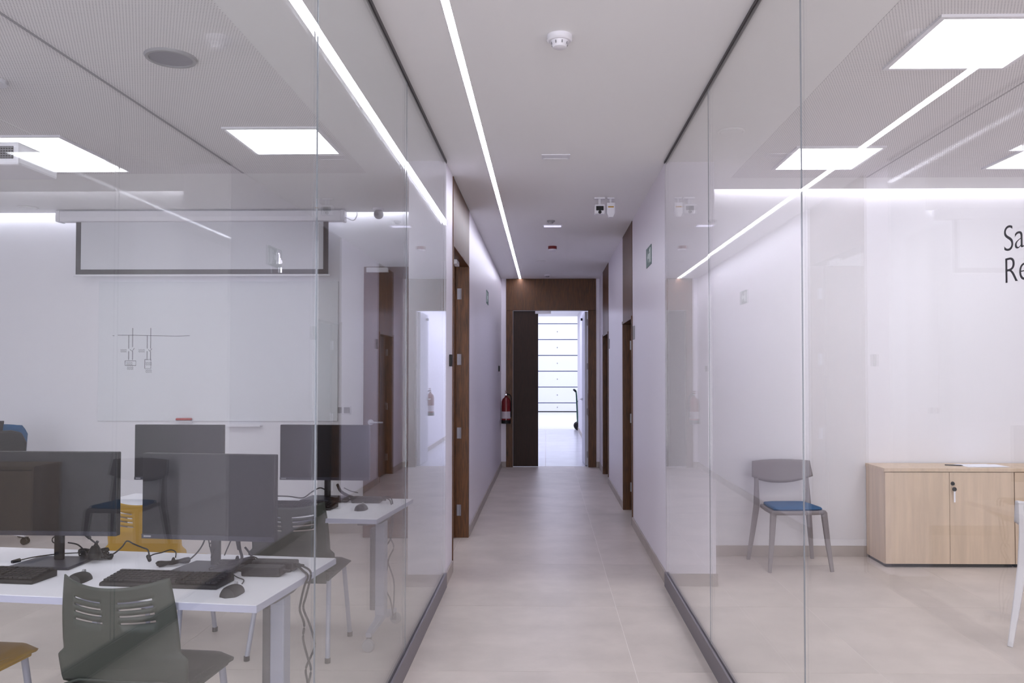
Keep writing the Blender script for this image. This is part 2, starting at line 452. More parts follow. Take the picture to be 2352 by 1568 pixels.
# sign reflection in the left glass, modelled as a white squiggle on grey
t = thing('glass_glint', 'small white squiggle standing in for a sign reflection in the left glass wall', 'painted reflection', (GL + 0.0062, 2.106, 1.79))
obj('backing', MB().box(0, 0.0008, -0.014, 0.012, 0.0, 0.032), mat('glint_grey', (150, 152, 160), 0.4), parent=t)
obj('squiggle', MB().tube(smoothpts([(0.002, -0.013, 0.022), (0.002, -0.008, 0.018), (0.002, -0.007, -0.004), (0.002, -0.001, 0.010), (0.002, 0.004, -0.002), (0.002, 0.008, 0.006), (0.002, 0.012, 0.0)], 5), 0.0022, 6)
    .tube([(0.002, 0.008, -0.012), (0.002, 0.008, -0.026)], 0.0022, 6), 'shine', parent=t)

# ------------------------------------------------------------------ doors
def hinge(parent, loc, rot=(0, 0, 0)):
    o = obj('hinge', MB().box(-0.016, 0.016, -0.002, 0.002, -0.05, 0.05).tube([(0.018, -0.004, -0.05), (0.018, -0.004, 0.05)], 0.006, 8), 'steel2', parent=parent, loc=loc, rot=rot)
    return o
def lever(parent, loc, rot=(0, 0, 0), sgn=1):
    # lever handle, projecting towards local -y
    o = obj('handle', MB().lathe([(0.0, -0.008), (0.026, -0.008), (0.026, 0.0), (0, 0)], axis='y', k=20)
            .tube([(0, -0.006, 0), (0, -0.045, 0)], 0.009, 10).tube([(0, -0.045, 0), (sgn * 0.02, -0.048, 0), (sgn * 0.12, -0.048, 0)], 0.0085, 10), 'steel', parent=parent, loc=loc, rot=rot, smooth=True)
    return o
# end double door
d = thing('door_1', 'dark wood double door at corridor end, one leaf closed and one open', 'door', (0, YE, 0)); d['kind'] = 'structure'
y0, y1 = -0.015, 0.135
obj('frame_jamb', MB().box(-0.628, -0.52, y0, y1, 0, 2.49), 'wood', parent=d, bevel=0.002)
obj('frame_jamb', MB().box(0.68, 0.806, y0, y1, 0, 2.49), 'wood', parent=d, bevel=0.002)
obj('transom_panel', MB().box(-0.628, 0.806, y0, y1, 2.492, ZC - 0.003), 'wood', parent=d, bevel=0.002)
obj('door_leaf', MB().box(-0.516, -0.118, 0.03, 0.075, 0.008, 2.486), 'wood2', parent=d, bevel=0.002, label='closed narrow dark wood leaf')
lf = obj('door_leaf', MB().box(-0.78, 0, -0.0225, 0.0225, 0.008, 2.486), 'leafw', parent=d, loc=(0.657, 0.16, 0), rot=(0, 0, -R(89.0)), bevel=0.002, label='open pale leaf swung into the hall')
lever(lf, (-0.72, -0.0225, 1.05), sgn=1)
obj('closer_arm', MB().box(-0.05, 0.02, -0.05, -0.0225, 2.38, 2.42), 'black', parent=lf, loc=(-0.62, 0, 0))
obj('door_closer', MB().box(-0.165, 0.085, -0.0, 0.03, 2.44, 2.485), 'whitepl', parent=d, bevel=0.004, label='pale grey closer box over the leaf')
for z in (0.2, 0.88, 1.6, 2.3): hinge(d, (0.672, y0 - 0.003 + 0.02, z), (0, 0, 0))
# left door, open into the computer room
d = thing('door_2', 'tall dark wood door frame in left corridor wall, leaf open', 'door', (GL, 6.10, 0)); d['kind'] = 'structure'
L = 1.30
obj('frame_jamb', MB().box(-0.15, 0.006, 0.0, 0.045, 0, ZC - 0.003), 'wood', parent=d, bevel=0.002)
obj('frame_jamb', MB().box(-0.15, 0.006, L - 0.05, L, 0, 2.47), 'wood', parent=d, bevel=0.002)
obj('transom_panel', MB().box(-0.15, 0.004, 0.046, L, 2.472, ZC - 0.003), 'wood', parent=d, bevel=0.002)
lf = obj('door_leaf', MB().box(-0.83, 0, -0.02, 0.02, 0.008, 2.465), 'wood', parent=d, loc=(-0.12, L - 0.075, 0), rot=(0, 0, R(0)), bevel=0.002, label='open dark wood leaf inside the room')
lever(lf, (-0.76, -0.02, 1.05), sgn=1)
obj('closer_box', MB().box(-0.8, -0.6, -0.06, -0.02, 2.41, 2.455), 'whitepl', parent=lf, bevel=0.004)
for z in (0.25, 0.95, 1.62, 2.22):
    hinge(d, (-0.085, L - 0.053, z))
obj('closer_cover', MB().box(-0.09, -0.05, 0.75, 0.95, 2.43, 2.47), 'whitepl', parent=d, bevel=0.004)
# two doors in the right corridor wall
for k, (ya, yb) in enumerate(((7.93, 8.90), (10.95, 12.0))):
    d = thing('door_%d' % (3 + k), ('closer' if k == 0 else 'farther') + ' dark wood door with transom in the right corridor wall', 'door', (0.857, ya, 0)); d['kind'] = 'structure'
    L = yb - ya; zt = 2.03
    obj('frame_jamb', MB().box(-0.010, 0.14, 0.0, 0.045, 0, zt), 'wood', parent=d, bevel=0.002)
    obj('frame_jamb', MB().box(-0.010, 0.14, L - 0.045, L, 0, zt), 'wood', parent=d, bevel=0.002)
    obj('frame_head', MB().box(-0.014, 0.14, 0.0, L, zt, zt + 0.03), 'wood', parent=d, bevel=0.002)
    obj('transom_panel', MB().box(-0.004, 0.14, 0.0, L, zt + 0.031, ZC - 0.003), 'wood', parent=d, bevel=0.002)
    lf = obj('door_leaf', MB().box(0.085, 0.125, 0.047, L - 0.047, 0.008, zt - 0.004), 'wood2', parent=d, bevel=0.002)
    obj('lock', MB().lathe([(0, -0.004), (0.022, -0.004), (0.024, 0), (0, 0)], axis='x', k=18), 'steel2', parent=lf, loc=(0.085, L - 0.12, 1.05))
    for z in (0.25, 1.0, 1.8): obj('hinge', MB().box(0.07, 0.085, L - 0.05, L - 0.046, z - 0.05, z + 0.05), 'steel', parent=d)
    p = obj('room_plaque', MB().box(-0.008, 0.0, -0.20, -0.08, 1.82, 1.95), 'greypl'); p.location = (0.857, ya, 0)
    tag(p, ('small grey room plaque beside the closer' if k == 0 else 'small grey room plaque beside the farther') + ' right corridor door', 'sign')

# ------------------------------------------------------------------ lights
o = thing('linear_light', 'long white recessed light strip along the corridor ceiling', 'ceiling light', (SL, 0, ZC))
obj('diffuser', MB().box(-0.0165, 0.0165, YS + 0.1, YE - 0.03, 0.001, 0.008), 'led', parent=o)
obj('profile', MB().box(-0.0188, -0.0168, YS + 0.1, YE - 0.03, -0.001, 0.03).box(0.0168, 0.0188, YS + 0.1, YE - 0.03, -0.001, 0.03), 'whitepl', parent=o)
def cove(x0, x1, y, m, label):
    o = thing('cove_light', label, 'ceiling light', (x0, y, ZC))
    obj('light_strip', MB().box(0.02, x1 - x0 - 0.02, -0.060, -0.030, 0.060, 0.070), m, parent=o)
    obj('profile', MB().box(0.02, x1 - x0 - 0.02, -0.066, -0.024, 0.071, 0.078), 'whitepl', parent=o)
cove(XW, -0.97, YLB, 'coveL', 'hidden light strip in the slot above the computer room far wall')
cove(1.21, XE, YRB, 'coveR', 'hidden light strip in the slot above the meeting room far wall')
def panel(x, y, m, label, group):
    o = thing('ceiling_light', label, 'ceiling light', (x, y, ZC - 0.002), 0, group)
    h = 0.298; q = 0.275
    f = MB().box(-h, h, -h, -q, -0.012, 0).box(-h, h, q, h, -0.012, 0).box(-h, -q, -q, q, -0.012, 0).box(q, h, -q, q, -0.012, 0)
    obj('frame', f, 'whitepl', parent=o)
    obj('diffuser', MB().box(-q, q, -q, q, -0.009, -0.001), m, parent=o)
    return o
gL = 'square ceiling lights in the computer room'; gR = 'square ceiling lights in the meeting room'
panel(-1.68, 5.15, 'panelL', 'square ceiling light nearest the left glass wall, past the round speaker', gL)
panel(-3.36, 5.30, 'panelL', 'square ceiling light beside the ceiling projector', gL)
panel(-1.68, 2.2, 'panelL', 'square ceiling light overhead out of frame, near left glass', gL)
panel(-3.36, 2.2, 'panelL', 'square ceiling light overhead out of frame, deeper in computer room', gL)
panel(-5.0, 3.8, 'panelL', 'square ceiling light at far side of computer room', gL)
panel(-2.6, -0.8, 'panelL', 'square ceiling light behind the camera in computer room', gL)
panel(1.96, 5.62, 'panelR', 'farther square ceiling light by the right glass, over the grey chair', gR)
panel(1.955, 3.66, 'panelR', 'nearest and largest square ceiling light in the meeting room', gR)
panel(3.49, 5.62, 'panelR', 'square ceiling light cut by the right photo edge', gR)
panel(3.49, 3.66, 'panelR', 'square ceiling light out of frame in the meeting room', gR)
panel(1.955, 1.5, 'panelR', 'square ceiling light overhead out of frame, near right glass', gR)
panel(3.49, 0.5, 'panelR', 'square ceiling light behind in the meeting room', gR)

def disc(name, x, y, r, label, cat, m='whitepl', m2='greypl', h=0.012, grille=True):
    o = thing(name, label, cat, (x, y, ZC - 0.002))
    obj('ring', MB().lathe([(r * 0.82, -0.001), (r * 0.84, -h), (r * 0.95, -h), (r, -0.003), (r, 0.0), (r * 0.82, 0)], k=40), m, parent=o, smooth=True)
    obj('grille' if grille else 'valve_disc', MB().lathe([(0, -h * (0.6 if grille else 1.6)), (r * 0.8, -h * (0.6 if grille else 1.1)), (r * 0.8, -0.001), (0, -0.001)], k=40), m2, parent=o, smooth=True)
    return o
disc('ceiling_speaker', -1.78, 3.77, 0.118, 'round grey speaker grille in the perforated computer room ceiling', 'speaker', 'greypl', mat('speaker_grille', (128, 126, 136), 0.6))
disc('ceiling_vent', 1.156, 4.99, 0.085, 'round white air valve in ceiling inside right glass wall', 'vent', 'ceil', 'ceil', h=0.007, grille=False)
disc('ceiling_vent', -4.70, 7.22, 0.085, 'round white air valve near cove light left of the projection screen', 'vent', 'ceil', 'ceil', h=0.007, grille=False)
disc('ceiling_vent', -0.076, 10.8, 0.075, 'round white air valve in the corridor ceiling past red sounder', 'vent', 'ceil', 'ceil', h=0.007, grille=False)
# corridor smoke detector
o = thing('smoke_detector', 'white smoke detector at top of corridor ceiling', 'smoke detector', (0.063, 3.56, ZC))
obj('base', MB().lathe([(0, 0), (0.056, 0), (0.056, -0.020), (0.050, -0.026), (0, -0.026)], k=36), 'whitepl', parent=o, smooth=True)
obj('sensor_head', MB().lathe([(0, -0.026), (0.040, -0.026), (0.034, -0.040), (0.030, -0.052), (0.022, -0.056), (0, -0.056)], k=36), 'whitepl', parent=o, smooth=True)
for k in range(8):
    a = k * PI / 4 + 0.3
    sl = MB().obox(Matrix.Translation((0.0365 * math.cos(a), 0.0365 * math.sin(a), -0.036)) @ Matrix.Rotation(a, 4, 'Z'), 0.003, 0.006, 0.012)
    obj('vent_slot', sl, 'greypl', parent=o)
o = thing('smoke_detector', 'small grey-white detector above the lit emergency light', 'smoke detector', (0.055, 7.93, ZC))
obj('base', MB().lathe([(0, 0), (0.04, 0), (0.036, -0.012), (0, -0.012)], k=24), 'greypl', parent=o, smooth=True)
obj('sensor_head', MB().lathe([(0, -0.012), (0.026, -0.012), (0.02, -0.028), (0, -0.03)], k=24), 'greypl', parent=o, smooth=True)
o = thing('smoke_detector', 'tiny detector in corridor ceiling right above the end door', 'smoke detector', (0.03, 12.35, ZC))
obj('base', MB().lathe([(0, 0), (0.05, 0), (0.046, -0.014), (0, -0.014)], k=24), 'whitepl', parent=o, smooth=True)
obj('sensor_head', MB().lathe([(0, -0.014), (0.03, -0.014), (0.024, -0.034), (0, -0.036)], k=24), 'greypl', parent=o, smooth=True)
for y, m, lab in ((5.56, 'whitepl', 'unlit white emergency light in corridor ceiling past the big smoke detector'), (8.2, 'glow', 'glowing emergency light farther down the corridor ceiling')):
    o = thing('emergency_light', lab, 'emergency light', (0.072, y, ZC))
    obj('frame', MB().box(-0.098, 0.098, -0.056, -0.046, -0.006, 0).box(-0.098, 0.098, 0.046, 0.056, -0.006, 0).box(-0.098, -0.088, -0.046, 0.046, -0.006, 0).box(0.088, 0.098, -0.046, 0.046, -0.006, 0), 'whitepl', parent=o)
    obj('diffuser', MB().box(-0.088, 0.088, -0.046, 0.046, -0.008 if m == 'glow' else -0.003, -0.0005), m, parent=o, bevel=0.002)
o = thing('alarm_sounder', 'round red fire alarm sounder on the corridor ceiling', 'alarm', (0.083, 9.55, ZC))
obj('base', MB().lathe([(0, 0), (0.052, 0), (0.052, -0.035), (0, -0.035)], k=28), 'red', parent=o, smooth=True)
obj('lens', MB().lathe([(0, -0.035), (0.05, -0.035), (0.046, -0.052), (0.03, -0.058), (0, -0.058)], k=28), 'whitepl', parent=o, smooth=True)
# motion / camera pair
o = thing('security_camera', 'white ceiling camera with black lens block, corridor right', 'camera', (0.465, 6.9, ZC))
obj('mount', MB().box(-0.045, 0.045, -0.03, 0.03, -0.012, 0).tube([(0, 0, -0.012), (0, 0, -0.06)], 0.012), 'whitepl', parent=o)
obj('body', MB().box(-0.045, 0.045, -0.04, 0.03, -0.145, -0.06), 'whitepl', parent=o, bevel=0.01)
obj('lens_block', MB().box(-0.032, 0.032, -0.048, -0.038, -0.115, -0.078).lathe([(0, -0.052), (0.014, -0.052), (0.014, -0.036), (0, -0.036)], (0, 0, -0.13), 'y', 16), 'black', parent=o, bevel=0.003)
o = thing('motion_sensor', 'white motion sensor with amber stripe beside the ceiling camera', 'sensor', (0.56, 6.9, ZC))
obj('mount', MB().box(-0.03, 0.03, -0.02, 0.02, -0.01, 0).tube([(0, 0, -0.01), (0, 0, -0.05)], 0.012), 'whitepl', parent=o)
obj('body', MB().prism([(-0.036, 0), (-0.036, -0.09), (-0.02, -0.125), (0.02, -0.125), (0.036, -0.09), (0.036, 0)], -0.03, 0.02, 'y'), 'whitepl', parent=o, loc=(0, 0, -0.045), bevel=0.006)
obj('amber_stripe', MB().box(-0.024, 0.024, -0.033, -0.029, -0.088, -0.078), 'orange', parent=o)
# exit signs
def exit_sign(x, y, z, side, label):
    o = thing('exit_sign', label, 'sign', (x, y, z))
    s = 1 if side > 0 else -1
    fx = -0.004 * s
    obj('plate', MB().box(min(0, fx), max(0, fx), -0.16, 0.16, -0.08, 0.08), 'signg', parent=o)
    f0, f1 = sorted((fx, fx * 1.4))
    m_ = MB()
    m_.prism([(-0.03, -0.02), (0.02, -0.02), (0.02, -0.05), (0.07, 0), (0.02, 0.05), (0.02, 0.02), (-0.03, 0.02)], f0, f1, 'x')
    m_.prism([(-0.13, -0.06), (-0.09, -0.06), (-0.09, 0.06), (-0.13, 0.06)], f0, f1, 'x')
    m_.prism([(-0.075, 0.03), (-0.05, 0.03), (-0.05, 0.055), (-0.075, 0.055)], f0, f1, 'x')
    m_.prism([(-0.08, 0.025), (-0.05, 0.02), (-0.06, -0.02), (-0.045, -0.055), (-0.055, -0.058), (-0.072, -0.022), (-0.085, -0.05), (-0.092, -0.045), (-0.078, -0.01)], f0, f1, 'x')
    obj('pictogram', m_, 'signw', parent=o)
exit_sign(0.857, 6.66, 2.46, 1, 'green emergency exit sign high on the right corridor wall')
exit_sign(GL, 9.75, 2.41, -1, 'green emergency exit sign high on the left corridor wall')
# readers
for (y, z, h, lab) in ((5.93, 1.59, 0.088, 'black card reader on the white strip between left glass and door'), (12.1, 1.56, 0.085, 'black card reader on left corridor wall near the end door')):
    o = thing('card_reader', lab, 'card reader', (GL, y, z))
    obj('housing', MB().box(0, 0.018, -0.035, 0.035, -h / 2, h / 2), 'black', parent=o, bevel=0.004)
    obj('keypad', MB().box(0.018, 0.020, -0.022, 0.022, -h * 0.3, h * 0.3), 'key', parent=o)
# extinguishers
def extinguisher(x, y, z, label, r=0.072):
    o = thing('fire_extinguisher', label, 'fire extinguisher', (x, y, z))
    obj('cylinder', MB().lathe([(0, 0.05), (r, 0.05), (r, 0.34), (r * 0.8, 0.385), (r * 0.4, 0.41), (0.018, 0.43), (0, 0.43)], k=28), 'red', parent=o, smooth=True)
    obj('foot_ring', MB().lathe([(0, 0), (r * 1.02, 0), (r * 1.03, 0.055), (0, 0.055)], k=28), 'black', parent=o, smooth=True)
    obj('label_band', MB().lathe([(r + 0.0006, 0.08), (r + 0.0008, 0.19), (r * 0.9, 0.19), (r * 0.9, 0.08)], k=28), mat('extinguisher_label', (200, 190, 196), 0.5), parent=o, smooth=True)
    v = obj('valve', MB().lathe([(0, 0.43), (0.016, 0.43), (0.016, 0.47), (0, 0.47)], k=12).box(-0.012, 0.012, -0.07, 0.02, 0.47, 0.485).box(-0.012, 0.012, -0.08, 0.02, 0.50, 0.512), 'red', parent=o)
    obj('gauge', MB().lathe([(0, -0.03), (0.013, -0.03), (0.013, -0.015), (0, -0.015)], (0, 0, 0.455), 'y', 14), 'steel', parent=v)
    obj('hose', MB().tube(smoothpts([(0.01, -0.02, 0.46), (0.06, -0.03, 0.45), (0.085, -0.02, 0.38), (0.080, -0.02, 0.22), (0.078, -0.02, 0.10)], 6), 0.009), 'black', parent=o)
    obj('bracket', MB().box(-0.02, 0.02, r - 0.005, r + 0.01, 0.3, 0.4), 'steel', parent=o)
extinguisher(-0.622, 12.70, 0.70, 'red fire extinguisher hung at the left of the end door')
extinguisher(0.760, 15.0, 0.70, 'red fire extinguisher on hall wall past the open leaf, seen in reflection')

# ------------------------------------------------------------------ garage door and hand truck
g = thing('garage_door', 'white sectional garage door with horizontal joints in bright warehouse', 'garage door', (0, YG, 0))
z = 0.02; hs = [0.33] + [0.602] * 7
for h in hs:
    p = obj('door_section', MB().box(-3.2, 4.2, 0.0, 0.05, z + 0.016, z + h - 0.016), 'gdoor', parent=g, bevel=0.006)
    obj('bolt', MB().lathe([(0, -0.012), (0.022, -0.012), (0.022, 0.0), (0, 0.0)], (0.45, 0, z + h / 2), 'y', 12), 'greypl', parent=p)
    z += h
obj('backing', MB().box(-3.25, 4.25, 0.05, 0.08, 0, z), 'gline', parent=g)
obj('rubber_seal', MB().box(-3.2, 4.2, -0.01, 0.05, 0.0, 0.03), 'black', parent=g)
t = thing('hand_truck', 'dark green hand truck standing at the hall corner before the garage door', 'trolley', (0.845, 21.2, 0), R(90))
fr = MB()
for s in (-1, 1):
    fr.tube(smoothpts([(s * 0.12, 0, 0.08), (s * 0.12, 0.02, 0.6), (s * 0.12, 0.04, 0.98), (s * 0.12, 0.08, 1.05)], 4), 0.016)
for z in (0.25, 0.5, 0.75): fr.tube([(-0.12, 0.01, z), (0.12, 0.01, z)], 0.012)
obj('frame', fr, 'truck', parent=t, smooth=True)
obj('toe_plate', MB().box(-0.17, 0.17, -0.18, 0.0, 0.02, 0.035), 'truck', parent=t)
for s in (-1, 1):
    obj('handle_grip', MB().tube([(s * 0.12, 0.05, 1.0), (s * 0.12, 0.11, 1.06)], 0.024), 'black', parent=t)
    wl = obj('wheel', MB().lathe([(0.03, -0.022), (0.095, -0.022), (0.105, 0), (0.095, 0.022), (0.03, 0.022)], (s * 0.16, 0.0, 0.105), 'x', 24), 'black', parent=t, smooth=True)

# ------------------------------------------------------------------ computer room: wall equipment
Ys = 7.36
s = thing('projection_screen', 'pull-down projection screen with black border on computer room far wall', 'screen', (-3.17, Ys, 0))
obj('housing', MB().prism([(-0.05, 2.89), (0.045, 2.89), (0.05, 2.92), (0.05, 2.985), (-0.05, 2.985), (-0.055, 2.93)], -1.30, 1.295, 'x'), 'whitepl', parent=s, bevel=0.006)
obj('end_cap', MB().box(-1.335, -1.30, -0.06, 0.055, 2.885, 2.99), 'whitepl', parent=s, bevel=0.01)
obj('end_cap', MB().box(1.295, 1.33, -0.06, 0.055, 2.885, 2.99), 'whitepl', parent=s, bevel=0.01)
obj('fabric', MB().box(-1.125, 1.125, 0.0, 0.002, 2.452, 2.90), 'cloth', parent=s)
obj('black_border', MB().box(-1.172, -1.125, -0.0005, 0.0025, 2.405, 2.90).box(1.125, 1.172, -0.0005, 0.0025, 2.405, 2.90).box(-1.125, 1.125, -0.0005, 0.0025, 2.405, 2.452), 'dark', parent=s)
obj('weight_bar', MB().box(-1.19, 1.19, -0.008, 0.012, 2.388, 2.406), 'whitepl', parent=s, bevel=0.003)
obj('power_cord', MB().tube(smoothpts([(1.33, 0, 2.93), (1.40, 0.0, 2.90), (1.43, 0.02, 2.95), (1.42, 0.05, 2.99)], 5), 0.004, 6), 'whitepl', parent=s)
wb = thing('whiteboard', 'wide frameless whiteboard with small marker diagram under the projection screen', 'whiteboard', (-3.07, YLB, 0))
obj('board', MB().box(-1.15, 1.12, -0.016, -0.001, 1.045, 2.36), 'board', parent=wb, bevel=0.002)
def bp(x, y): p = P(x, y, YLB - 0.017); return Vector((p.x + 3.07, -0.0172, p.z))
ink = MB()
def stroke(*pts, r=0.0022): ink.tube([bp(*q) for q in pts], r, 5)
stroke((262, 769), (300, 769), (345, 770), (400, 771), (430, 770)); stroke((250, 770), (254, 770), r=0.002)
for x in (288, 297, 331, 339):
    y0_ = 769 if x in (288, 331) else 752
    stroke((x, y0_), (x, 800 if x != 297 else 796)); stroke((x, 806), (x, 826))
stroke((291, 802), (296, 806), (301, 799), r=0.002); stroke((334, 802), (337, 806), (342, 800), r=0.002)
for x0_, y0_ in ((269, 803), (311, 803), (283, 833), (328, 833), (285, 843), (328, 850)):
    for dy in (0, 4):
        pts = []
        for q in range(8): pts.append((x0_ + q * 2, y0_ + dy + (1.4 if q % 2 else -1.4)))
        stroke(*pts, r=0.0014)
stroke((280, 828), (305, 828), (305, 839), (280, 839), (280, 828)); stroke((326, 825), (340, 825), (340, 846), (326, 846), (326, 825))
obj('marker_drawing', ink, 'ink', parent=wb)
obj('pen_tray', MB().box(0.09, 0.41, -0.07, -0.001, 0.995, 1.008).box(0.09, 0.41, -0.072, -0.068, 0.995, 1.018), 'whitepl', parent=wb, bevel=0.003)
p = P(418, 968, YLB - 0.04)
o = thing('board_eraser', 'small red board eraser at the whiteboard lower edge', 'eraser', (p.x, YLB - 0.040, 1.046))
obj('grip', MB().box(-0.072, 0.072, -0.02, 0.02, 0.008, 0.028), 'redpl', parent=o, bevel=0.008)
obj('felt_pad', MB().box(-0.068, 0.068, -0.018, 0.018, 0.0, 0.008), 'greypl', parent=o)
obj('ledge', MB().box(-0.085, 0.085, -0.022, 0.018, -0.008, -0.0005), 'whitepl', parent=o)
o = thing('wall_socket', 'grey-white double wall socket plate between whiteboard and open door', 'socket', (P(787, 942, YLB).x, YLB, 1.148))
obj('plate', MB().box(-0.075, 0.075, -0.008, 0, -0.038, 0.038), 'whitepl', parent=o, bevel=0.003)
for s_ in (-1, 1): obj('socket_insert', MB().box(s_ * 0.037 - 0.028, s_ * 0.037 + 0.028, -0.010, -0.008, -0.028, 0.028), 'greypl', parent=o, bevel=0.002)
o = thing('security_camera', 'small grey turret camera at the ceiling near the open door, computer room', 'camera', (P(867, 487, 7.3).x, 7.3, ZC))
obj('base', MB().lathe([(0, 0), (0.05, 0), (0.05, -0.02), (0, -0.02)], k=24), 'whitepl', parent=o, smooth=True)
obj('ball', MB().lathe([(0, -0.012)] + [(0.045 * math.sin(a), -0.055 + 0.045 * math.cos(a)) for a in [0.4, 0.8, 1.2, 1.57, 2.0, 2.4, 2.8]] + [(0, -0.1)], k=24), 'greypl', parent=o, smooth=True)
obj('lens', MB().lathe([(0, -0.05), (0.02, -0.05), (0.02, -0.03), (0, -0.03)], (-0.01, 0, -0.06), 'y', 16), 'black', parent=o)
# projector
o = thing('projector', 'white ceiling projector with side grille at the left photo edge', 'projector', (-2.835, 4.05, 2.52))
obj('body', MB().box(-0.22, 0.25, -0.16, 0.16, 0.0, 0.115), 'whitepl', parent=o, bevel=0.012)
obj('ceiling_pole', MB().tube([(0, 0, 0.115), (0, 0, ZC - 2.522)], 0.022, 14).lathe([(0, ZC - 2.542), (0.07, ZC - 2.542), (0.07, ZC - 2.523), (0, ZC - 2.523)], k=20), 'whitepl', parent=o)
gr = obj('grille', MB().box(0.13, 0.225, -0.163, -0.159, 0.03, 0.09), 'dark', parent=o)
sl = MB()
for k in range(5): sl.box(0.13, 0.225, -0.166, -0.161, 0.034 + k * 0.012, 0.038 + k * 0.012)
for k in range(7): sl.box(0.135 + k * 0.013, 0.138 + k * 0.013, -0.166, -0.161, 0.03, 0.09)
obj('grille_bars', sl, 'greypl', parent=gr)
obj('lens', MB().lathe([(0, 0.155), (0.04, 0.155), (0.045, 0.185), (0.036, 0.185), (0.02, 0.17), (0, 0.17)], (-0.1, 0, 0.06), 'y', 24), 'black', parent=o, smooth=True)

# ------------------------------------------------------------------ tables
def table(loc, rz, label):
    t = thing('folding_table', label, 'table', loc, rz, 'white folding tables in the computer room')
    tp = obj('tabletop', MB().box(-1.8, 0, 0, 0.68, 0.716, 0.74), 'desk', parent=t, bevel=0.002)
    obj('edge_band', MB().box(-1.802, 0.002, -0.002, 0.0, 0.7155, 0.7385).box(-1.802, 0.002, 0.68, 0.682, 0.7155, 0.7385).box(0, 0.002, 0, 0.68, 0.7155, 0.7385).box(-1.802, -1.8, 0, 0.68, 0.7155, 0.7385), 'deskedge', parent=tp)
    obj('crossbeam', MB().box(-1.68, -0.12, 0.36, 0.40, 0.655, 0.69), 'legd', parent=t, bevel=0.003)
    for x in (-0.10, -1.70):
        obj('top_bracket', MB().prism([(0.06, 0.715), (0.62, 0.715), (0.62, 0.695), (0.45, 0.66), (0.30, 0.66), (0.06, 0.695)], x - 0.025, x + 0.025, 'x'), 'legd', parent=t)
        lg = obj('leg', MB().box(x - 0.028, x + 0.028, 0.36, 0.42, 0.13, 0.66), 'legm', parent=t, bevel=0.006)
        obj('cable_cover', MB().box(x - 0.060, x - 0.0285, 0.365, 0.415, 0.16, 0.62), 'legd', parent=lg, bevel=0.004)
        obj('foot', MB().bar([(x, 0.17, 0.085), (x, 0.30, 0.105), (x, 0.39, 0.125), (x, 0.50, 0.105), (x, 0.64, 0.085)], [0.03, 0.04, 0.05, 0.04, 0.03], [0.025, 0.035, 0.04, 0.035, 0.025]), 'legm', parent=t)
        for y in (0.18, 0.63):
            c = obj('caster', MB().lathe([(0, -0.013), (0.030, -0.013), (0.034, -0.006), (0.034, 0.006), (0.030, 0.013), (0, 0.013)], (x + 0.005, y - (0.022 if y < 0.4 else -0.022), 0.034), 'y', 22), 'greypl', parent=t, smooth=True)
            obj('caster_fork', MB().box(x - 0.012, x + 0.014, y - 0.005, y + 0.005, 0.03, 0.085), 'legd', parent=c)
    return t
T1 = (-0.945, 2.635); T2 = (-0.876, 4.18)
table((T1[0], T1[1], 0), R(-7), 'white table in front row with two monitors and cables over its edge')
table((T2[0], T2[1], 0), R(-6.5), 'white table in back row on casters, nearer the whiteboard')

